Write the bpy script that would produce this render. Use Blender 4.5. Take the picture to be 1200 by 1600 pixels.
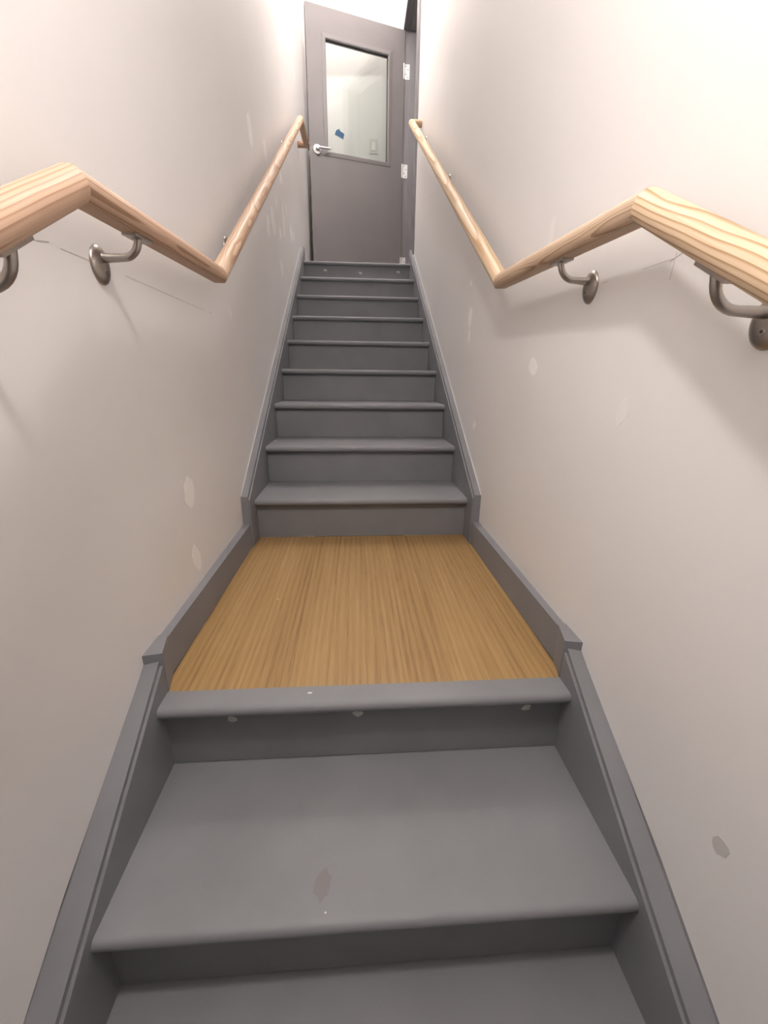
import bpy, bmesh, math, random
from mathutils import Vector, Matrix
random.seed(7)
for o in list(bpy.data.objects): bpy.data.objects.remove(o, do_unlink=True)
scene = bpy.context.scene
COL = scene.collection
PI = math.pi
R = math.radians

# ------------------------------------------------------------------ camera
cam_d = bpy.data.cameras.new('camera'); cam = bpy.data.objects.new('camera', cam_d); COL.objects.link(cam)
PITCH, YAW, ROLL, FPX = R(18.1703), R(3.9244), R(0.6572), 651.0
cam_d.sensor_fit = 'VERTICAL'; cam_d.sensor_height = 32.0; cam_d.sensor_width = 24.0
cam_d.lens = FPX / 1600.0 * 32.0
cam_d.clip_start = 0.02; cam_d.clip_end = 60
CAM = Vector((-0.0246, -1.651, 0.649))
cam.matrix_world = (Matrix.Translation(CAM) @ Matrix.Rotation(-YAW, 4, 'Z') @ Matrix.Rotation(PI / 2 - PITCH, 4, 'X')
                    @ Matrix.Rotation(ROLL, 4, 'Z'))
scene.camera = cam

# ------------------------------------------------------------------ world, exposure
w = bpy.data.worlds.new('world'); scene.world = w; w.use_nodes = True
w.node_tree.nodes['Background'].inputs[0].default_value = (0.9, 0.85, 0.8, 1)
w.node_tree.nodes['Background'].inputs[1].default_value = 0.05
vs = scene.view_settings
vs.view_transform = 'Standard'; vs.look = 'None'; vs.gamma = 1.0; vs.use_curve_mapping = False
vs.exposure = 0.67
LOW_LAMP = dict(pos=(-0.19, -1.48, 1.69), power=16.2, radius=0.045, color=(1.0, 0.955, 0.935))
MID_LAMP = dict(pos=(-0.04, 1.55, 3.80), power=31.0, radius=0.05, color=(1.0, 0.95, 0.925))
TOP_LAMP = dict(pos=(0.02, 2.70, 4.62), power=21.0, radius=0.06, color=(1.0, 0.945, 0.915))

# ------------------------------------------------------------------ dimensions
RISE, RUN, NOSE, TT = 0.169, 0.2792, 0.031, 0.025
XS = 0.431                       # inner face of the stringers
TOPZ = 9 * RISE                  # upper floor level
YL = -0.924                      # riser under the landing edge
LOWZ = -5 * RISE                 # lower floor
YB = 3.48                        # back wall of the upper hall
YF = -4.2                        # rear wall of the lower hall
WP = [(-9, .479), (-1.2, .479), (-.95, .467), (-.8, .463), (9, .463)]
def wallx(y):
    for (a, xa), (b, xb) in zip(WP, WP[1:]):
        if a <= y <= b: return xa + (xb - xa) * (y - a) / (b - a)

# ------------------------------------------------------------------ material helpers
def new_mat(name):
    m = bpy.data.materials.new(name); m.use_nodes = True
    return m, m.node_tree, m.node_tree.nodes['Principled BSDF']
def N(nt, typ, **kw):
    n = nt.nodes.new(typ)
    for k, v in kw.items():
        if k in n.inputs: n.inputs[k].default_value = v
        else: setattr(n, k, v)
    return n
def L(nt, a, b): nt.links.new(a, b)
def coords(nt, scale=(1, 1, 1), kind='Object'):
    tc = N(nt, 'ShaderNodeTexCoord'); mp = N(nt, 'ShaderNodeMapping'); mp.inputs['Scale'].default_value = scale
    L(nt, tc.outputs[kind], mp.inputs['Vector']); return mp.outputs['Vector']
def ramp(nt, fac, stops):
    r = N(nt, 'ShaderNodeValToRGB'); e = r.color_ramp.elements
    while len(e) < len(stops): e.new(0.5)
    for el, (p, c) in zip(e, stops): el.position = p; el.color = (*c, 1)
    L(nt, fac, r.inputs[0]); return r.outputs[0]
def noise(nt, vec, scale, detail=3, rough=.5):
    n = N(nt, 'ShaderNodeTexNoise'); n.inputs['Scale'].default_value = scale
    n.inputs['Detail'].default_value = detail; n.inputs['Roughness'].default_value = rough
    L(nt, vec, n.inputs['Vector']); return n.outputs[0]
def bump(nt, h, strength, dist, bsdf):
    b = N(nt, 'ShaderNodeBump'); b.inputs['Strength'].default_value = strength; b.inputs['Distance'].default_value = dist
    L(nt, h, b.inputs['Height']); L(nt, b.outputs[0], bsdf.inputs['Normal'])
def math_(nt, op, a, b=None, c=None):
    n = N(nt, 'ShaderNodeMath'); n.operation = op
    for i, v in enumerate((a, b, c)):
        if v is None: continue
        if isinstance(v, (int, float)): n.inputs[i].default_value = v
        else: L(nt, v, n.inputs[i])
    return n.outputs[0]

def paint(name, c, var=.06, rough=.5, bstr=.12, bscale=260, spec=.4, blot=2.5):
    m, nt, b = new_mat(name)
    v = coords(nt)
    lo = tuple(x * (1 - var) for x in c); hi = tuple(min(1, x * (1 + var)) for x in c)
    L(nt, ramp(nt, noise(nt, v, blot, 5, .55), [(.3, lo), (.7, hi)]), b.inputs['Base Color'])
    b.inputs['Roughness'].default_value = rough; b.inputs['Specular IOR Level'].default_value = spec
    bump(nt, noise(nt, v, bscale, 3), bstr, .001, b)
    return m
def plain(name, c, rough=.5, metal=0.0, spec=.5):
    m, nt, b = new_mat(name)
    v = coords(nt)
    L(nt, ramp(nt, noise(nt, v, 60, 3), [(.3, tuple(x * .93 for x in c)), (.7, c)]), b.inputs['Base Color'])
    b.inputs['Roughness'].default_value = rough; b.inputs['Metallic'].default_value = metal
    b.inputs['Specular IOR Level'].default_value = spec
    return m

M = {}
M['wall'] = paint('off_white_wall_paint', (.83, .803, .787), .02, .48, .10, 420, .35, 1.6)
M['ceiling'] = paint('ceiling_paint', (.78, .755, .73), .02, .7, .1, 300, .2)
M['grey'] = paint('grey_stair_paint', (.225, .226, .240), .08, .50, .22, 150, .30, 5)
M['door'] = paint('grey_door_paint', (.205, .188, .190), .05, .5, .05, 300, .35, 3)
M['frame'] = paint('grey_frame_paint', (.20, .19, .20), .05, .42, .05, 300, .4, 3)
M['dark_floor'] = paint('dark_floor', (.06, .055, .05), .1, .6, .1, 200, .3, 5)
M['patch'] = paint('spackle', (.95, .925, .90), .01, .8, .1, 300, .15, 20)
M['faint_patch'] = paint('faint_touch_up', (.865, .835, .815), .02, .6, .1, 300, .25, 20)
M['smudge'] = paint('grey_smudge', (.60, .58, .555), .05, .7, .1, 300, .15, 20)
M['pencil'] = plain('pencil_line', (.56, .52, .50), .8)
M['chip'] = paint('bare_filler', (.58, .57, .55), .2, .8, .3, 300, .1, 120)
M['nickel'] = plain('brushed_nickel', (.40, .365, .33), .34, 1.0)
M['steel'] = plain('satin_steel', (.78, .76, .74), .28, 1.0)
M['hinge'] = plain('hinge_steel', (.82, .80, .80), .42, .6)
M['dark'] = plain('dark_recess', (.03, .027, .025), .6)
M['tape'] = paint('blue_tape', (.055, .115, .205), .10, .75, .3, 200, .2, 40)
M['plastic'] = plain('white_plastic', (.90, .86, .82), .35)
M['ivory'] = plain('ivory_plastic', (.66, .62, .575), .4)
M['cable'] = plain('cable_sheath', (.30, .28, .25), .6)

def wood(name, light, dark, off, tilt, period, seed):
    """Pine: growth rings cut lengthwise along local Y."""
    m, nt, b = new_mat(name)
    tc = N(nt, 'ShaderNodeTexCoord'); sp = N(nt, 'ShaderNodeSeparateXYZ'); L(nt, tc.outputs['Object'], sp.inputs[0])
    mp = N(nt, 'ShaderNodeMapping'); mp.inputs['Scale'].default_value = (12, 3.6, 12); mp.inputs['Location'].default_value = (seed, seed * 2.3, 0)
    L(nt, tc.outputs['Object'], mp.inputs['Vector'])
    n1 = noise(nt, mp.outputs[0], 1.0, 2)
    amp = math_(nt, 'MULTIPLY', math_(nt, 'SUBTRACT', n1, .5), .022)
    y = sp.outputs['Y']
    zx = math_(nt, 'ADD', math_(nt, 'ADD', sp.outputs['Z'], off[1]), math_(nt, 'MULTIPLY', y, tilt))
    zx = math_(nt, 'ADD', zx, amp)
    xx = math_(nt, 'ADD', math_(nt, 'ADD', sp.outputs['X'], off[0]), math_(nt, 'MULTIPLY', amp, .6))
    d = math_(nt, 'SQRT', math_(nt, 'ADD', math_(nt, 'MULTIPLY', xx, xx), math_(nt, 'MULTIPLY', zx, zx)))
    f = math_(nt, 'FRACT', math_(nt, 'DIVIDE', d, period))
    mid = tuple((a * .72 + c * .28) for a, c in zip(light, dark))
    col = ramp(nt, f, [(0.0, light), (.40, light), (.62, mid), (.84, dark), (.95, dark), (1.0, light)])
    mp2 = N(nt, 'ShaderNodeMapping'); mp2.inputs['Scale'].default_value = (420, 9, 420); L(nt, tc.outputs['Object'], mp2.inputs['Vector'])
    fine = noise(nt, mp2.outputs[0], 1.0, 2)
    mx = N(nt, 'ShaderNodeMix'); mx.data_type = 'RGBA'; mx.blend_type = 'MULTIPLY'; mx.inputs[0].default_value = .35
    L(nt, col, mx.inputs[6]); L(nt, ramp(nt, fine, [(.3, (.72, .66, .6)), (.65, (1, 1, 1))]), mx.inputs[7])
    L(nt, mx.outputs[2], b.inputs['Base Color'])
    b.inputs['Roughness'].default_value = .5; b.inputs['Specular IOR Level'].default_value = .3
    bump(nt, f, .08, .0005, b)
    return m
M['pine_r1'] = wood('pine_pale_a', (.78, .60, .42), (.47, .295, .155), (.010, .028), .034, .0068, 3.1)
M['pine_r2'] = wood('pine_pale_b', (.64, .475, .335), (.39, .265, .170), (.050, .030), .006, .0045, 5.7)
M['pine_r3'] = wood('pine_pale_c', (.80, .62, .42), (.54, .35, .19), (-.036, .022), .016, .0068, 8.2)
M['pine_l1'] = wood('pine_pink_a', (.62, .43, .305), (.43, .265, .172), (-.050, .020), .010, .0060, 1.4)
M['pine_l2'] = wood('pine_pink_b', (.57, .39, .275), (.35, .215, .135), (-.060, .015), .005, .0050, 6.6)
M['pine_l3'] = wood('pine_pink_c', (.72, .525, .375), (.50, .315, .20), (.046, .020), .014, .0062, 9.9)

def laminate():
    m, nt, b = new_mat('oak_laminate')
    oi = N(nt, 'ShaderNodeObjectInfo'); tc = N(nt, 'ShaderNodeTexCoord')
    cb = N(nt, 'ShaderNodeCombineXYZ')
    L(nt, math_(nt, 'MULTIPLY', oi.outputs['Random'], 37.0), cb.inputs[1]); L(nt, math_(nt, 'MULTIPLY', oi.outputs['Random'], 11.0), cb.inputs[2])
    ad = N(nt, 'ShaderNodeVectorMath'); ad.operation = 'ADD'; L(nt, tc.outputs['Object'], ad.inputs[0]); L(nt, cb.outputs[0], ad.inputs[1])
    def mapped(s):
        mp = N(nt, 'ShaderNodeMapping'); mp.inputs['Scale'].default_value = s; L(nt, ad.outputs[0], mp.inputs['Vector']); return mp.outputs[0]
    broad = noise(nt, mapped((13, .8, 1)), 1, 4, .55)
    fine = noise(nt, mapped((120, 2.6, 1)), 1, 5, .65)
    pore = noise(nt, mapped((520, 16, 1)), 1, 2)
    wv = N(nt, 'ShaderNodeTexWave'); wv.wave_type = 'BANDS'; wv.bands_direction = 'X'
    wv.inputs['Scale'].default_value = 1.6; wv.inputs['Distortion'].default_value = 9.0; wv.inputs['Detail'].default_value = 3.0; wv.inputs['Detail Scale'].default_value = .7
    L(nt, mapped((11, .55, 1)), wv.inputs['Vector'])
    s = math_(nt, 'ADD', math_(nt, 'MULTIPLY', broad, .36), math_(nt, 'MULTIPLY', fine, .34))
    s = math_(nt, 'ADD', s, math_(nt, 'MULTIPLY', wv.outputs[1], .09))
    s = math_(nt, 'ADD', s, math_(nt, 'MULTIPLY', pore, .21))
    col = ramp(nt, s, [(.36, (.215, .120, .042)), (.46, (.325, .195, .076)), (.56, (.375, .233, .096)), (.68, (.46, .30, .140))])
    L(nt, col, b.inputs['Base Color'])
    b.inputs['Roughness'].default_value = .45; b.inputs['Specular IOR Level'].default_value = .35
    bump(nt, s, .08, .0006, b)
    return m
M['oak'] = laminate()

def tread_paint():
    m = paint('grey_tread_paint', (.225, .226, .240), .08, .50, .25, 140, .30, 4)
    return m
M['tread'] = tread_paint()

def glass():
    m = bpy.data.materials.new('door_glass'); m.use_nodes = True; nt = m.node_tree
    nt.nodes.clear()
    out = N(nt, 'ShaderNodeOutputMaterial'); t = N(nt, 'ShaderNodeBsdfTransparent'); g = N(nt, 'ShaderNodeBsdfGlossy')
    t.inputs[0].default_value = (.93, .95, .94, 1); g.inputs['Roughness'].default_value = .02; g.inputs[0].default_value = (.9, .9, .9, 1)
    fr = N(nt, 'ShaderNodeFresnel'); fr.inputs[0].default_value = 1.45
    mx = N(nt, 'ShaderNodeMixShader'); L(nt, fr.outputs[0], mx.inputs[0]); L(nt, t.outputs[0], mx.inputs[1]); L(nt, g.outputs[0], mx.inputs[2])
    L(nt, mx.outputs[0], out.inputs[0]); return m
M['glass'] = glass()
def emissive(name, c, s):
    m, nt, b = new_mat(name)
    b.inputs['Base Color'].default_value = (*c, 1); b.inputs['Emission Color'].default_value = (*c, 1); b.inputs['Emission Strength'].default_value = s
    return m
M['diffuser'] = emissive('lamp_diffuser', (1, .92, .84), 3.0)

# ------------------------------------------------------------------ mesh helpers
def link(name, me, mat, parent=None, mw=None):
    o = bpy.data.objects.new(name, me); COL.objects.link(o)
    if mat and not me.materials: me.materials.append(M[mat])
    if parent: o.parent = parent
    if mw is not None: o.matrix_local = mw
    return o
def smooth(me, ang=35):
    for p in me.polygons: p.use_smooth = True
    bm = bmesh.new(); bm.from_mesh(me)
    for e in bm.edges: e.smooth = (len(e.link_faces) == 2 and e.calc_face_angle(0) < R(ang))
    bm.to_mesh(me); bm.free()
def from_bm(name, bm, mat, parent=None, mw=None, bevel=0, seg=2, sm=True):
    if bevel:
        es = [e for e in bm.edges if len(e.link_faces) == 2 and e.calc_face_angle(0) > R(25)]
        bmesh.ops.bevel(bm, geom=es, offset=bevel, segments=seg, profile=.6, affect='EDGES', clamp_overlap=True)
    bmesh.ops.recalc_face_normals(bm, faces=bm.faces)
    me = bpy.data.meshes.new(name); bm.to_mesh(me); bm.free()
    if sm: smooth(me)
    return link(name, me, mat, parent, mw)
def bm_box(bm, x0, x1, y0, y1, z0, z1):
    v = [bm.verts.new((x, y, z)) for x in (x0, x1) for y in (y0, y1) for z in (z0, z1)]
    for f in ((0, 1, 3, 2), (4, 6, 7, 5), (0, 4, 5, 1), (2, 3, 7, 6), (0, 2, 6, 4), (1, 5, 7, 3)): bm.faces.new([v[i] for i in f])
def box(name, x0, x1, y0, y1, z0, z1, mat, parent=None, bevel=0, mw=None, seg=2):
    bm = bmesh.new(); bm_box(bm, x0, x1, y0, y1, z0, z1)
    return from_bm(name, bm, mat, parent, mw, bevel, seg)
def bm_prism(bm, prof, x0, x1):
    """prof: (y, z) outline swept along x; x0, x1 may be functions of y."""
    fx = lambda x, y: x(y) if callable(x) else x
    a = [bm.verts.new((fx(x0, y), y, z)) for y, z in prof]; b = [bm.verts.new((fx(x1, y), y, z)) for y, z in prof]
    bm.faces.new(a); bm.faces.new(b[::-1]); n = len(prof)
    for i in range(n): bm.faces.new((a[i], b[i], b[(i + 1) % n], a[(i + 1) % n]))
def prism(name, prof, x0, x1, mat, parent=None, bevel=0, seg=2):
    bm = bmesh.new(); bm_prism(bm, prof, x0, x1)
    return from_bm(name, bm, mat, parent, None, bevel, seg)
def tube(name, pts, rad, mat, parent=None, nseg=14, caps=True, squash=1.0, mw=None):
    bm = bmesh.new(); pts = [Vector(p) for p in pts]; rings = []
    up0 = Vector((0, 0, 1))
    for i, p in enumerate(pts):
        d = (pts[min(i + 1, len(pts) - 1)] - pts[max(i - 1, 0)]).normalized()
        if i == 0:
            s = d.cross(up0)
            if s.length < 1e-3: s = d.cross(Vector((0, 1, 0)))
            s.normalize()
        else: s = (s - d * s.dot(d)).normalized()
        u = s.cross(d)
        r = rad[i] if isinstance(rad, (list, tuple)) else rad
        rings.append([bm.verts.new(p + r * (math.cos(t) * s + squash * math.sin(t) * u)) for t in [2 * PI * k / nseg for k in range(nseg)]])
    for a, b in zip(rings, rings[1:]):
        for k in range(nseg): bm.faces.new((a[k], a[(k + 1) % nseg], b[(k + 1) % nseg], b[k]))
    if caps: bm.faces.new(rings[0][::-1]); bm.faces.new(rings[-1])
    return from_bm(name, bm, mat, parent, mw)
def lathe(name, prof, mat, parent=None, mw=None, n=32, sx=1.0, sy=1.0):
    """prof: (radius, height) swept around local Z."""
    bm = bmesh.new(); rings = []
    for r, h in prof:
        if r < 1e-6: rings.append([bm.verts.new((0, 0, h))])
        else: rings.append([bm.verts.new((sx * r * math.cos(2 * PI * k / n), sy * r * math.sin(2 * PI * k / n), h)) for k in range(n)])
    for a, b in zip(rings, rings[1:]):
        if len(a) == 1 and len(b) == 1: continue
        for k in range(n):
            k2 = (k + 1) % n
            if len(a) == 1: bm.faces.new((a[0], b[k], b[k2]))
            elif len(b) == 1: bm.faces.new((a[k], a[k2], b[0]))
            else: bm.faces.new((a[k], a[k2], b[k2], b[k]))
    return from_bm(name, bm, mat, parent, mw)
def root(name, loc, label, cat, rotz=0, group=None, kind=None):
    o = bpy.data.objects.new(name, None); COL.objects.link(o); o.location = loc; o.rotation_euler = (0, 0, rotz)
    o.empty_display_size = .05
    return tag(o, label, cat, group, kind)
def tag(o, label=None, cat=None, group=None, kind=None):
    if label: o['label'] = label
    if cat: o['category'] = cat
    if group: o['group'] = group
    if kind: o['kind'] = kind
    return o

# ------------------------------------------------------------------ shell
CZ = 5.16           # upper ceiling
LCZ = 1.66          # ceiling over the lower flight
SY0, SY1 = -1.75, 3.30   # the ceiling slopes with the stair between these
def bm_wall(bm, side, y0, y1, z0, z1, thick=.14):
    ys = sorted({y0, y1, *[p[0] for p in WP if y0 < p[0] < y1]})
    for a, b in zip(ys, ys[1:]):
        ia, ib = wallx(a) * side, wallx(b) * side; oa = (.463 + thick) * side
        v = [bm.verts.new(p) for p in ((ia, a, z0), (ib, b, z0), (ib, b, z1), (ia, a, z1), (oa, a, z0), (oa, b, z0), (oa, b, z1), (oa, a, z1))]
        fs = [(0, 1, 2, 3), (4, 7, 6, 5), (3, 2, 6, 7), (0, 4, 5, 1)]
        if a == ys[0]: fs.append((0, 3, 7, 4))
        if b == ys[-1]: fs.append((1, 5, 6, 2))
        for f in fs: bm.faces.new([v[i] for i in f])
def wall_obj(name, parts, label):
    bm = bmesh.new()
    for p in parts: bm_wall(bm, *p)
    bmesh.ops.remove_doubles(bm, verts=bm.verts, dist=1e-5)
    o = from_bm(name, bm, 'wall', sm=False); return tag(o, label, 'wall', kind='structure')
OP0, OP1, OPZ = 2.33, 3.352, TOPZ + 2.155          # doorway in the right wall
wall_left = wall_obj('wall_left', [(-1, YF, YB, LOWZ - .1, CZ)], 'off-white painted left wall with spackle patches along the stair')
wall_right = wall_obj('wall_right', [(1, YF, OP0 - .0, LOWZ - .1, CZ), (1, OP0, OP1, OPZ, CZ), (1, OP1, YB, LOWZ - .1, CZ)],
                      'off-white painted right wall with the grey door frame at its top end')
wb = box('wall_back', -.62, .62, YB, YB + .1, TOPZ - .2, CZ, 'wall'); tag(wb, 'off-white end wall behind the grey door at the top', 'wall', kind='structure')
wr = box('wall_rear', -.62, .62, YF - .1, YF, LOWZ - .1, LCZ, 'door'); tag(wr, 'grey wall closing the lower hall', 'wall', kind='structure')  # unseen wall, coloured with dark door paint to cut light bounced onto the steps
cu = box('ceiling', -.62, .62, SY1, YB + .1, CZ, CZ + .1, 'ceiling'); tag(cu, 'flat white ceiling of the upper hall', 'ceiling', kind='structure')
cl = box('ceiling', -.62, .62, YF - .1, SY0, LCZ, LCZ + .1, 'ceiling'); tag(cl, 'flat white ceiling of the lower hall', 'ceiling', kind='structure')
cp = prism('ceiling', [(SY0, LCZ), (SY1, CZ), (SY1, CZ + .1), (SY0, LCZ + .1)], -.62, .62, 'ceiling'); tag(cp, 'sloping white ceiling above the stair', 'ceiling', kind='structure')
fl = box('floor', -.62, .62, YF - .1, YL - 4 * RUN + .02, LOWZ - .1, LOWZ, 'dark_floor'); tag(fl, 'dark floor at the foot of the lower flight', 'floor', kind='structure')  # unseen floor, its colour darkened to reduce bounce from the lower hall
fu = box('floor', -.46, .62, 8 * RUN + .1, YB, TOPZ - .12, TOPZ - .002, 'grey'); tag(fu, 'grey floor of the upper hall behind the top step', 'floor', kind='structure')
# small room beyond the doorway
ws = box('wall_side_room', 1.75, 1.85, 1.4, 4.4, TOPZ - .1, CZ, 'wall'); tag(ws, 'off-white far wall of the room beyond the doorway', 'wall', kind='structure')
fs_ = box('floor', .603, 1.8, 1.4, 4.4, TOPZ - .12, TOPZ - .002, 'grey'); tag(fs_, 'grey floor of the room beyond the doorway', 'floor', kind='structure')
cs = box('ceiling', .603, 1.8, 1.4, 4.4, CZ - .2, CZ - .1, 'ceiling'); tag(cs, 'white ceiling of the room beyond the doorway', 'ceiling', kind='structure')
for k, (a, b) in enumerate(((1.3, 1.4), (4.4, 4.5))):
    o = box('wall_side_room', .603, 1.8, a, b, TOPZ - .1, CZ, 'wall'); tag(o, ('near' if k == 0 else 'far') + ' end wall of the room beyond the doorway', 'wall', kind='structure')

# wall marks: (y, z, length along wall, height)
def blob(name, side, y, z, ly, lz, mat, parent, rnd, lift=.0005, n=14, pointy=.35):
    bm = bmesh.new(); lean = rnd.uniform(-.35, .35); c = None
    ring = []; ring2 = []
    for k in range(n):
        t = 2 * PI * k / n
        r = 1 + rnd.uniform(-.16, .16)
        a = .5 * ly * r * math.copysign(abs(math.cos(t)) ** (1 + pointy), math.cos(t)); b = .5 * lz * r * math.sin(t)
        yy = y + a + lean * b * ly / max(lz, ly); zz = z + b
        ring.append(bm.verts.new((side * (wallx(yy) - lift), yy, zz))); ring2.append(bm.verts.new((side * (wallx(yy) + .001), yy, zz)))
    bm.faces.new(ring)
    for k in range(n): bm.faces.new((ring[k], ring2[k], ring2[(k + 1) % n], ring[(k + 1) % n]))
    return from_bm(name, bm, mat, parent, sm=False)
rnd = random.Random(3)
LP = [[0.571, 1.638, 0.094, 0.116], [0.915, 1.709, 0.064, 0.081], [1.4, 1.776, 0.111, 0.068], [1.18, 1.57, 0.048, 0.06], [0.865, 1.369, 0.078, 0.111], [1.031, 1.435, 0.118, 0.128], [1.424, 1.569, 0.078, 0.194], [1.562, 1.66, 0.063, 0.081], [1.26, 1.448, 0.07, 0.073], [1.757, 1.582, 0.12, 0.113], [1.893, 1.604, 0.078, 0.072], [1.244, 1.256, 0.071, 0.097], [-0.003, 0.85, 0.017, 0.034], [-0.563, 0.355, 0.068, 0.083], [-0.574, 0.167, 0.05, 0.082], [2.389, 2.998, 0.09, 0.165], [2.408, 2.794, 0.062, 0.073]]
RP = [[0.254, 0.888, 0.067, 0.084], [0.253, 0.813, 0.03, 0.057], [-0.467, 0.677, 0.058, 0.045], [0.069, 0.458, 0.04, 0.038], [0.281, 1.019, 0.03, 0.021]]
for p in LP: blob('spackle_patch', -1, *p, 'patch', wall_left, rnd)
for p in RP: blob('spackle_patch', 1, *p, 'patch', wall_right, rnd)
blob('touch_up_patch', 1, -.893, .589, .034, .05, 'faint_patch', wall_right, rnd)
blob('touch_up_patch', 1, -.486, .989, .030, .07, 'faint_patch', wall_right, rnd)
sm_ = blob('scuff_mark', 1, -1.274, .027, .026, .030, 'smudge', wall_right, rnd, pointy=.1); sm_['label'] = 'grey oval smudge'
def line(side, y0, z0, y1, z1, wid, parent):
    bm = bmesh.new(); d = Vector((0, y1 - y0, z1 - z0)).normalized(); n = Vector((0, -d.z, d.y)) * wid / 2
    for_l = []
    v = [(y0, z0, 1), (y1, z1, 1), (y1, z1, -1), (y0, z0, -1)]
    top = [bm.verts.new((side * (wallx(y) - .0004), y + n.y * s, z + n.z * s)) for y, z, s in v]
    bot = [bm.verts.new((side * (wallx(y) + .001), y + n.y * s, z + n.z * s)) for y, z, s in v]
    bm.faces.new(top)
    for k in range(4): bm.faces.new((top[k], bot[k], bot[(k + 1) % 4], top[(k + 1) % 4]))
    return from_bm('pencil_mark', bm, 'pencil', parent, sm=False)
line(1, -.95, .825, -.76, .826, .0009, wall_right); line(1, -.965, .8285, -.942, .822, .0014, wall_right); line(1, -.953, .832, -.949, .795, .0008, wall_right)
line(-1, -.955, .8215, -.925, .8275, .0014, wall_left); line(-1, -.90, .825, -.80, .825, .0007, wall_left); line(-1, -.72, .825, -.28, .824, .0007, wall_left)
line(-1, -.235, .822, -.215, .825, .0012, wall_left)

# ------------------------------------------------------------------ stairs
def tread_profile(yf, yb, z, t=TT):
    """outline with a half-round nosing at yf"""
    r = t / 2; pts = []
    for k in range(9):
        a = PI / 2 + PI * k / 8
        pts.append((yf + r + r * math.cos(a), z - r + r * math.sin(a)))
    return pts + [(yb, z - t), (yb, z)]
def chip(parent, x, y, z, r, rnd):
    bm = bmesh.new(); n = 9
    ring = [bm.verts.new((x + r * rnd.uniform(.6, 1.3) * math.cos(2 * PI * k / n), y - .0008, z + .7 * r * rnd.uniform(.6, 1.3) * math.sin(2 * PI * k / n))) for k in range(n)]
    base = [bm.verts.new((v.co.x * 1.0 + (v.co.x - x) * .25, y + .0005, z + (v.co.z - z) * 1.25)) for v in ring]
    bm.faces.new(ring[::-1])
    for k in range(n): bm.faces.new((ring[k], base[k], base[(k + 1) % n], ring[(k + 1) % n]))
    o = from_bm('filler_spot', bm, 'chip', parent, sm=False); o['label'] = 'pale filled screw hole'; return o
st = root('staircase', (0, 0, 0), 'upper flight of nine grey painted steps rising from the wood landing to the door', 'staircase')
for k in range(1, 10):
    yr = (k - 1) * RUN
    rz = box('riser', -XS - .004, XS + .004, yr, yr + .018, (k - 1) * RISE + .0012, k * RISE - TT, 'grey', st)
    yb = yr + RUN + .005 if k < 9 else yr + .14
    prism('tread', tread_profile(yr - NOSE, yb, k * RISE), -XS - .002, XS + .002, 'tread', st)
    if k == 9:
        for x, z in ((-.261, 1.462), (.024, 1.448), (.336, 1.463)): chip(rz, x, yr, z, .013, rnd)
SL = .5955
def skirt_upper(side):
    top0, y0, y1 = .206, -.105, 2.315
    po = [(y0, 0), (y0, top0), (y1, top0 + (y1 - y0) * SL), (y1, 1.2), (.3, 0)]
    pi_ = [(y0 + .004, 0), (y0 + .004, top0 - .014), (y1 - .004, top0 - .014 + (y1 - y0) * SL), (y1 - .004, 1.2), (.3, 0)]
    f = lambda a, b: (a, b) if side > 0 else (-b, -a)
    o = prism('skirt_board', po, *f(.437, .466), 'grey', st, .0018)
    prism('skirt_moulding', pi_, *f(XS, .4375), 'grey', o, .0018)
skirt_upper(-1); skirt_upper(1)

st2 = root('staircase', (0, YL, LOWZ), 'lower flight of grey painted steps climbing to the front edge of the wood landing', 'staircase')
def low(o): o.matrix_parent_inverse = Matrix.Translation((0, -YL, -LOWZ)); return o
LZ = .002
o = low(prism('landing_nosing', tread_profile(YL - NOSE, -.897, LZ), -XS - .002, XS + .002, 'tread', st2))
for k in range(0, 5):
    yr = YL - k * RUN; zt = -k * RISE
    rz = low(box('riser', -XS - .004, XS + .004, yr, yr + .018, zt - RISE + .0022, zt - TT + (LZ if k == 0 else 0), 'grey', st2))
    if k: low(prism('tread', tread_profile(yr - NOSE, yr + RUN + .005, zt), -XS - .002, XS + .002, 'tread', st2))
    if k == 0:
        for x, z in ((-.295, -.052), (-.028, -.052), (.35, -.054)): chip(rz, x, yr, z, .0105, rnd)
def skirt_lower(side):
    s = .655; y0, z0, y1 = -.893, .084, YL - 4 * RUN - .12
    f = lambda a, b: (a, b) if side > 0 else (lambda y: -b(y), -a)
    zt = lambda y: z0 + (y - y0) * (s if y > -1.4 else s)
    ys = [y0, -.95, -1.2, -1.6, y1]
    po = [(y, zt(y)) for y in ys] + [(y1, LOWZ), (y1 + .3, LOWZ), (y0, -.3)]
    wx = lambda y: wallx(y) + .004
    pi_ = [(y - .003, zt(y) - .014) for y in ys] + [(y1, LOWZ), (y1 + .3, LOWZ), (y0 - .003, -.3)]
    bm = bmesh.new()
    if side > 0: bm_prism(bm, po, .437, wx)
    else: bm_prism(bm, po, lambda y: -wx(y), -.437)
    o = low(from_bm('skirt_board', bm, 'grey', st2, None, .0018))
    bm = bmesh.new()
    if side > 0: bm_prism(bm, pi_, XS, .4375)
    else: bm_prism(bm, pi_, -.4375, -XS)
    m = from_bm('skirt_moulding', bm, 'grey', o, None, .0018)
skirt_lower(-1); skirt_lower(1)

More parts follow.
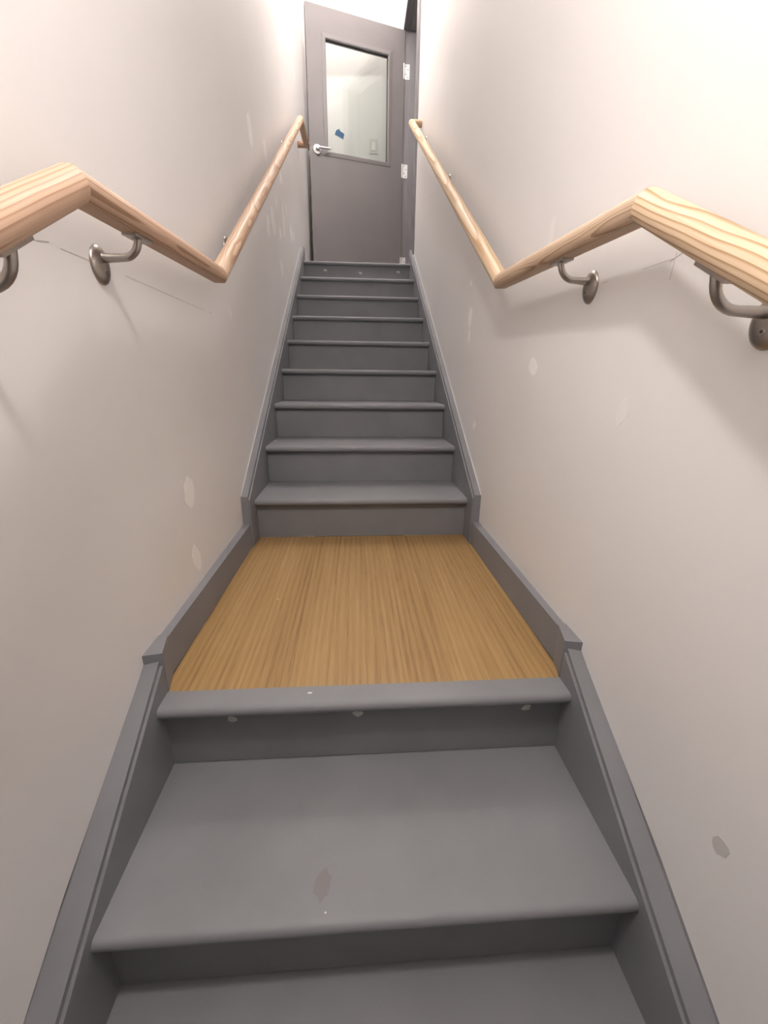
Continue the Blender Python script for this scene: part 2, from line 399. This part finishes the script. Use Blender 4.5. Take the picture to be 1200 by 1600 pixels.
# paint specks and a reddish rub mark on the steps
M['speck'] = plain('white_paint_speck', (.75, .72, .68), .7)
M['rub'] = paint('reddish_rub', (.226, .208, .216), .03, .55, .2, 140, .25, 40)
def spot(name, mat, x, y, z, rx, ry, parent, n=9):
    bm = bmesh.new(); rr = [rnd.uniform(.65, 1.25) for _ in range(n)]
    t_ = [bm.verts.new((x + rx * r * math.cos(2 * PI * k / n), y + ry * r * math.sin(2 * PI * k / n), z + .0005)) for k, r in enumerate(rr)]
    b_ = [bm.verts.new((v.co.x, v.co.y, z - .0005)) for v in t_]
    bm.faces.new(t_)
    for k in range(n): bm.faces.new((t_[k], b_[k], b_[(k + 1) % n], t_[(k + 1) % n]))
    return from_bm(name, bm, mat, parent, sm=False)
low(spot('rub_mark', 'rub', -.087, -1.173, -RISE, .016, .024, st2, 14))
low(spot('paint_speck', 'speck', -.129, -.917, LZ, .006, .0022, st2)); low(spot('paint_speck', 'speck', -.081, -1.213, -RISE, .0016, .002, st2))
spot('paint_speck', 'speck', -.212, .154, RISE, .003, .003, st); spot('paint_speck', 'speck', -.418, .43, 2 * RISE, .004, .010, st)
# lighter bead of caulk where the skirt boards meet the walls
for side, wl in ((-1, wall_left), (1, wall_right)):
    z_ = lambda y: .206 + (y + .105) * SL
    bm = bmesh.new(); ys = [-.105 + 2.42 * k / 24 for k in range(25)]
    lo_ = []; hi_ = []; ot = []
    for y in ys:
        h = .004 + .003 * rnd.random()
        lo_.append(bm.verts.new((side * .4605, y, z_(y) - .001))); hi_.append(bm.verts.new((side * .4625, y, z_(y) + h))); ot.append(bm.verts.new((side * .464, y, z_(y))))
    for k in range(24):
        bm.faces.new((lo_[k], lo_[k + 1], hi_[k + 1], hi_[k])); bm.faces.new((hi_[k], hi_[k + 1], ot[k + 1], ot[k]))
    cbd = from_bm('caulk_bead', bm, 'patch', wl, sm=False)

# ------------------------------------------------------------------ landing
lf = box('floor', -.455, .455, -.897, .012, -.08, -.009, 'dark'); tag(lf, 'oak laminate landing floor between the two grey flights', 'floor', kind='structure')
edges = [-.443, -.365, -.185, -.005, .175, .355, .443]
for i, (a, b) in enumerate(zip(edges, edges[1:])):
    box('plank', a + .0002, b - .0002, -.8965, .0, -.009, 0, 'oak', lf, .0004, seg=1)
spot('paint_speck', 'speck', -.266, -.514, 0, .0022, .0022, lf)
for side, nm in ((-1, 'left'), (1, 'right')):
    y0, y1, h = -.845, -.104, .095
    bm = bmesh.new(); prof = [(y0, .0015), (y0, h), (-.8, h), (-.14, h), (y1, h), (y1, .0015), (-.14, .0015), (-.8, .0015)]
    inn = lambda y: .444 if y < -.84 else (.444 - .008 * min(1, (y + .84) / .7))
    if side > 0: bm_prism(bm, prof, inn, lambda y: wallx(y) + .003)
    else: bm_prism(bm, prof, lambda y: -wallx(y) - .003, lambda y: -inn(y))
    o = from_bm('baseboard_' + nm, bm, 'grey', None, None, .0015)
    bm = bmesh.new(); fp = [(.445, -.832), (.4285, -.897), (wallx(-.91) + .003, -.905), (wallx(-.832) + .003, -.832)]
    lo_ = [bm.verts.new((side * x, y, .0025)) for x, y in fp]; hi_ = [bm.verts.new((side * x, y, .0985)) for x, y in fp]
    bm.faces.new(lo_); bm.faces.new(hi_[::-1])
    for k in range(4): bm.faces.new((lo_[k], hi_[k], hi_[(k + 1) % 4], lo_[(k + 1) % 4]))
    from_bm('end_block', bm, 'grey', o, None, .0015)
    tag(o, 'grey painted baseboard along the %s side of the landing' % nm, 'baseboard', kind='structure')

# ------------------------------------------------------------------ handrails
RR = .0228
def rail_profile(n=36):
    pts = []
    for k in range(n):
        t = 2 * PI * k / n; pts.append((RR * math.cos(t), max(RR * math.sin(t), -RR * .80)))
    return pts
def rail(side, pts, mats, label, brackets):
    """pts: poly-line of the rail's axis; one mitred length of timber for each leg"""
    P = [Vector(p) for p in pts]
    rt = root('handrail', (side * .4, pts[0][1], pts[0][2]), label, 'handrail')
    inv = Matrix.Translation(-Vector(rt.location))
    dirs = [(b - a).normalized() for a, b in zip(P, P[1:])]
    for i, d in enumerate(dirs):
        up = Vector((0, 0, 1)) - d * d.z; up.normalize(); s = d.cross(up)
        frame = Matrix((( s.x, d.x, up.x, P[i].x), (s.y, d.y, up.y, P[i].y), (s.z, d.z, up.z, P[i].z), (0, 0, 0, 1)))
        fi = frame.inverted()
        n0 = d if i == 0 else (dirs[i - 1] + d).normalized()
        n1 = d if i == len(dirs) - 1 else (dirs[i + 1] + d).normalized()
        bm = bmesh.new(); A = []; B = []
        for a, b in rail_profile():
            q = P[i] + s * a + up * b
            A.append(bm.verts.new(fi @ (q + d * ((P[i] - q).dot(n0) / d.dot(n0)))))
            q2 = P[i + 1] + s * a + up * b
            B.append(bm.verts.new(fi @ (q2 + d * ((P[i + 1] - q2).dot(n1) / d.dot(n1)))))
        n = len(A)
        for k in range(n): bm.faces.new((A[k], A[(k + 1) % n], B[(k + 1) % n], B[k]))
        fa = bm.faces.new(A[::-1]); fb = bm.faces.new(B)
        bmesh.ops.bevel(bm, geom=list(fa.edges) + list(fb.edges), offset=.0012, segments=1, affect='EDGES')
        from_bm('rail_length', bm, mats[i], rt, inv @ frame)
    for (y, zp) in brackets: bracket(rt, inv, side, y, zp, P)
    return rt
def rail_at(P, y):
    for a, b in zip(P, P[1:]):
        lo, hi = min(a.y, b.y), max(a.y, b.y)
        if lo <= y <= hi and hi - lo > .05:
            t = (y - a.y) / (b.y - a.y); return a + (b - a) * t, (b - a).normalized()
def bracket(rt, inv, side, y, zp, P):
    c, d = rail_at(P, y); wx = wallx(y); zb = c.z - RR * .80 / abs(Vector((0, d.y, d.z)).normalized().y)
    xr = abs(c.x); X = lambda x: side * x
    # arm: out of the rose, then a quarter bend up to the saddle
    za = zp + .012; rb = min(.034, zb - .004 - za); rb = max(rb, .012)
    pts = [(X(wx - .004), y, za), (X(wx - .016), y, za - .001)]
    cx = xr + rb
    for k in range(9):
        t = k / 8 * PI / 2
        pts.append((X(cx - rb * math.sin(t)), y, za + rb - rb * math.cos(t)))
    pts.append((X(xr), y, zb - .002))
    arm = tube('bracket_arm', pts, [.0085, .0072] + [.0062] * 8 + [.0066, .0075], 'nickel', rt, 14, mw=inv.copy())
    arm['label'] = 'curved brushed nickel bracket'
    # rose on the wall
    rotm = Matrix(((0, 0, -side, 0), (0, 1, 0, 0), (side, 0, 0, 0), (0, 0, 0, 1)))
    pl = Matrix.Translation((X(wx), y, zp)) @ rotm
    lathe('wall_plate', [(0, -.002), (.029, -.002), (.0295, .001), (.0285, .0035), (.024, .0065), (.016, .009), (.008, .0102), (0, .0105)], 'nickel', arm, pl, 36, 1.06, .92)
    sc = Matrix.Translation((X(wx - .0085), y, zp - .010)) @ rotm
    lathe('screw', [(0, -.002), (.0046, -.002), (.0046, .0012), (.0036, .002), (0, .002)], 'nickel', arm, sc, 16)
    lathe('screw_recess', [(0, .0005), (.0021, .0005), (.0021, .0023), (0, .0023)], 'dark', arm, sc, 6)
    # saddle under the rail, along its slope
    ang = math.atan2(d.z, d.y)
    sm4 = Matrix.Translation((X(xr), y, zb - .0025)) @ Matrix.Rotation(ang, 4, 'X')
    bm = bmesh.new(); bm_box(bm, -.011, .011, -.030, .030, -.0025, .0030)
    from_bm('saddle', bm, 'nickel', arm, sm4, .002)
XR_ = .393
rail(1, [(.455, -2.05, .262), (XR_, -2.05, .262), (XR_, -.977, .881), (XR_, -.342, .907), (XR_, 1.99, 2.345), (.462, 1.99, 2.345)][0:6],
     ['pine_r2', 'pine_r1', 'pine_r2', 'pine_r3', 'pine_r2'], 'pale yellow pine handrail on the right wall with bold cathedral grain', [(-1.135, .714), (-.718, .826), (.86, 1.588), (1.75, 2.137)])
rail(-1, [(-.455, -2.05, .262), (-XR_, -2.05, .262), (-XR_, -.974, .881), (-XR_, -.350, .902), (-XR_, 2.0, 2.338), (-XR_, 2.42, 2.375), (-.462, 2.42, 2.375)],
     ['pine_l2', 'pine_l1', 'pine_l2', 'pine_l3', 'pine_l2', 'pine_l2'], 'pinkish pine handrail on the left wall with a level extension at its top', [(-1.115, .722), (-.806, .824), (.02, 1.06), (1.54, 1.985)])

# ------------------------------------------------------------------ door frame in the right wall
df = root('trim_1', (.463, OP1, TOPZ), 'grey painted frame of the doorway at the top of the right wall', 'door frame', kind='structure')
di = Matrix.Translation((-.463, -OP1, -TOPZ))
def fbox(name, *a, bevel=.002):
    o = box(name, *a, 'frame', df, bevel); o.matrix_parent_inverse = di; return o
HZ = TOPZ + 2.142
fbox('jamb', .449, .612, OP1 - .006, OP1 + .05, TOPZ - .002, HZ)
fbox('door_stop', .517, .577, OP1 - .022, OP1 - .005, TOPZ - .002, HZ)
fbox('jamb', .449, .612, OP0 - .05, OP0 + .008, TOPZ - .002, HZ)
fbox('door_stop', .517, .577, OP0 + .007, OP0 + .024, TOPZ - .002, HZ)
fbox('head', .449, .612, OP0 - .05, OP1 + .05, HZ, HZ + .055)
fbox('door_stop', .517, .577, OP0 + .008, OP1 - .006, HZ - .016, HZ + .001)
fbox('casing', .449, .464, OP0 - .115, OP0 - .049, TOPZ - .002, HZ + .055)

# ------------------------------------------------------------------ door (hinged on the far jamb, swung across the hall)
HP = Vector((.463, 3.332, TOPZ)); DD = Vector((-.963, -.2694, 0)); ang = math.atan2(DD.y, DD.x)
dr = root('door_1', HP, 'grey door with a glass upper light standing open across the top hall', 'door', ang, kind='structure')
DW, DH, DT, DB = .922, 2.134, .044, .008       # local: x from hinge to latch, y+ faces the stairs
gx0, gx1, gz0, gz1 = .150, .762, 1.098, 1.935
bm = bmesh.new()
xs = [0, gx0, gx1, DW]; zs = [DB, gz0, gz1, DH]
def grid_face(y, flip):
    vv = [[bm.verts.new((x, y, z)) for z in zs] for x in xs]
    for i in range(3):
        for j in range(3):
            if i == 1 and j == 1: continue
            f = [vv[i][j], vv[i + 1][j], vv[i + 1][j + 1], vv[i][j + 1]]
            bm.faces.new(f[::-1] if flip else f)
    return vv
A = grid_face(0, True); B = grid_face(-DT, False)
def q(a, b, c, d): bm.faces.new((a, b, c, d))
for i in range(3):
    q(A[i][0], A[i + 1][0], B[i + 1][0], B[i][0]); q(A[i][3], B[i][3], B[i + 1][3], A[i + 1][3])
    q(A[0][i], B[0][i], B[0][i + 1], A[0][i + 1]); q(A[3][i], A[3][i + 1], B[3][i + 1], B[3][i])
q(A[1][1], B[1][1], B[2][1], A[2][1]); q(A[1][2], A[2][2], B[2][2], B[1][2]); q(A[1][1], A[1][2], B[1][2], B[1][1]); q(A[2][1], B[2][1], B[2][2], A[2][2])
leaf = from_bm('door_leaf', bm, 'door', dr, sm=False)
def kit(y0, y1):
    """glazing bead frame: flat flange with a bevelled inner lip"""
    bm = bmesh.new(); fl = .022; ip = .012
    out = [(gx0 - fl, gz0 - fl), (gx1 + fl, gz0 - fl), (gx1 + fl, gz1 + fl), (gx0 - fl, gz1 + fl)]
    mid = [(gx0 + .006, gz0 + .006), (gx1 - .006, gz0 + .006), (gx1 - .006, gz1 - .006), (gx0 + .006, gz1 - .006)]
    inn = [(gx0 + ip, gz0 + ip), (gx1 - ip, gz0 + ip), (gx1 - ip, gz1 - ip), (gx0 + ip, gz1 - ip)]
    s = 1 if y1 > y0 else -1
    loops = [[bm.verts.new((x, yy, z)) for x, z in lp] for lp, yy in ((out, y0), (out, y1), (mid, y1 + s * .003), (inn, y1), (inn, y0 - s * .014))]
    for a, b in zip(loops, loops[1:]):
        for k in range(4): bm.faces.new((a[k], a[(k + 1) % 4], b[(k + 1) % 4], b[k]))
    return from_bm('glazing_frame', bm, 'door', leaf, sm=False)
kit(-.0005, .0035); kit(-DT + .0005, -DT - .0035)
box('glass_pane', gx0 + .006, gx1 - .006, -.025, -.019, gz0 + .006, gz1 - .006, 'glass', leaf)
# lever handle on both faces
def handle(sgn):
    y0 = 0 if sgn > 0 else -DT
    rot = Matrix.Rotation(-PI / 2 * sgn, 4, 'X')
    h = lathe('door_handle', [(0, 0), (.0385, 0), (.0385, .004), (.035, .009), (.019, .011), (.0165, .012), (.0135, .030), (.0135, .046), (.012, .05), (0, .05)], 'steel', dr, Matrix.Translation((.853, y0, 1.112)) @ rot, 36)
    h['label'] = 'satin steel lever handle'
    tube('lever', [Vector((.853, y0 + sgn * .043, 1.112)), (.84, y0 + sgn * .0445, 1.112), (.81, y0 + sgn * .046, 1.113), (.77, y0 + sgn * .046, 1.115), (.738, y0 + sgn * .044, 1.116)],
         [.0125, .0125, .0115, .0105, .0095], 'steel', h, 16, True, .8, (Matrix.Translation((.853, y0, 1.112)) @ rot).inverted())
handle(1); handle(-1)
box('latch_plate', DW - .0005, DW + .0015, -DT / 2 - .014, -DT / 2 + .014, 1.06, 1.165, 'steel', dr, .0005)
tube('latch_bolt', [(DW, -DT / 2, 1.112), (DW + .011, -DT / 2, 1.112)], .0085, 'dark', dr, 12)
for hz in (.255, 1.065, 1.842):
    # hinge: knuckle at the wall, one leaf on the jamb facing the stairs, one on the door edge
    kn = Vector((.452, 3.338, TOPZ)); 
    loc = Matrix.Rotation(-ang, 4, 'Z') @ Matrix.Translation(-HP)
    h = tube('hinge', [(.457, 3.334, TOPZ + hz - .056), (.457, 3.334, TOPZ + hz + .056)], .007, 'hinge', dr, 14, mw=loc)
    h['label'] = 'pale metal butt hinge'
    box('hinge_leaf', .462, .512, OP1 - .0085, OP1 - .0055, TOPZ + hz - .056, TOPZ + hz + .056, 'hinge', h, .0006)
    for k, (sx, sz) in enumerate(((.496, -.042), (.478, -.016), (.496, .016), (.478, .042))):
        lathe('screw', [(0, 0), (.0045, 0), (.0045, .0006), (.003, .001), (0, .001)], 'dark', h,
              Matrix.Translation((sx, OP1 - .0085, TOPZ + hz + sz)) @ Matrix.Rotation(PI / 2, 4, 'X'), 10)
# torn blue tape on the glass: outline in door coordinates (x, z)
out = [(.679, 1.258), (.672, 1.276), (.660, 1.300), (.648, 1.298), (.641, 1.310), (.632, 1.305), (.628, 1.294), (.606, 1.286), (.587, 1.278), (.590, 1.262), (.594, 1.250), (.597, 1.234), (.622, 1.242), (.650, 1.250)]
bm = bmesh.new(); a = [bm.verts.new((x - .63, .0, z - 1.27)) for x, z in out]; b = [bm.verts.new((x - .63, .0006, z - 1.27)) for x, z in out]
bm.faces.new(a); bm.faces.new(b[::-1])
for k in range(len(out)): q(a[k], b[k], b[(k + 1) % len(out)], a[(k + 1) % len(out)])
tp = from_bm('masking_tape', bm, 'tape', None, Matrix.Translation(HP) @ Matrix.Rotation(ang, 4, 'Z') @ Matrix.Translation((.63, -.0188, 1.27)), sm=False)
tag(tp, 'torn scrap of blue painter tape stuck on the door glass', 'tape')

# ------------------------------------------------------------------ small things in the upper hall
sw = root('light_switch', (.18, YB, 2.835), 'white wall switch with a single rocker seen through the door glass', 'switch')
box('cover_plate', -.042, .042, -.006, .001, -.062, .062, 'ivory', sw, .003)
box('rocker', -.017, .017, -.0105, -.005, -.034, .034, 'plastic', sw, .002)
cb = tube('cable', [(-.445, 3.46, CZ), (-.450, 3.46, 4.5), (-.452, 3.45, 4.0), (-.455, 3.44, 3.9), (-.448, 3.43, 3.80), (-.440, 3.43, 3.72), (-.436, 3.43, 3.67), (-.437, 3.44, 3.645), (-.446, 3.45, 3.635)], .003, 'cable', None, 8)
tag(cb, 'thin loose cable hanging in the corner above the door', 'cable')
def ceiling_lamp(cfg, zc, label):
    x, y, z = cfg['pos']
    t = root('ceiling_lamp', (x, y, zc), label, 'lamp')
    lathe('lamp_base', [(0, 0), (.115, 0), (.115, -.018), (.105, -.022), (0, -.022)], 'plastic', t)
    lathe('lamp_diffuser', [(.102, -.020), (.100, -.032), (.085, -.046), (.055, -.056), (0, -.060)], 'diffuser', t)
    ld = bpy.data.lights.new('lamp_light', 'POINT'); lo = bpy.data.objects.new('lamp_light', ld); COL.objects.link(lo)
    ld.energy = cfg['power']; ld.shadow_soft_size = cfg['radius']; ld.color = cfg['color']
    lo.parent = t; lo.location = (0, 0, z - zc)
def slope_z(y): return LCZ + (CZ - LCZ) * (y - SY0) / (SY1 - SY0)
ceiling_lamp(LOW_LAMP, slope_z(-1.50), 'round flush ceiling lamp above the lower flight')
ceiling_lamp(MID_LAMP, slope_z(1.55), 'round flush ceiling lamp above the middle of the upper flight')
ceiling_lamp(TOP_LAMP, slope_z(2.70), 'round flush ceiling lamp above the top of the stair')
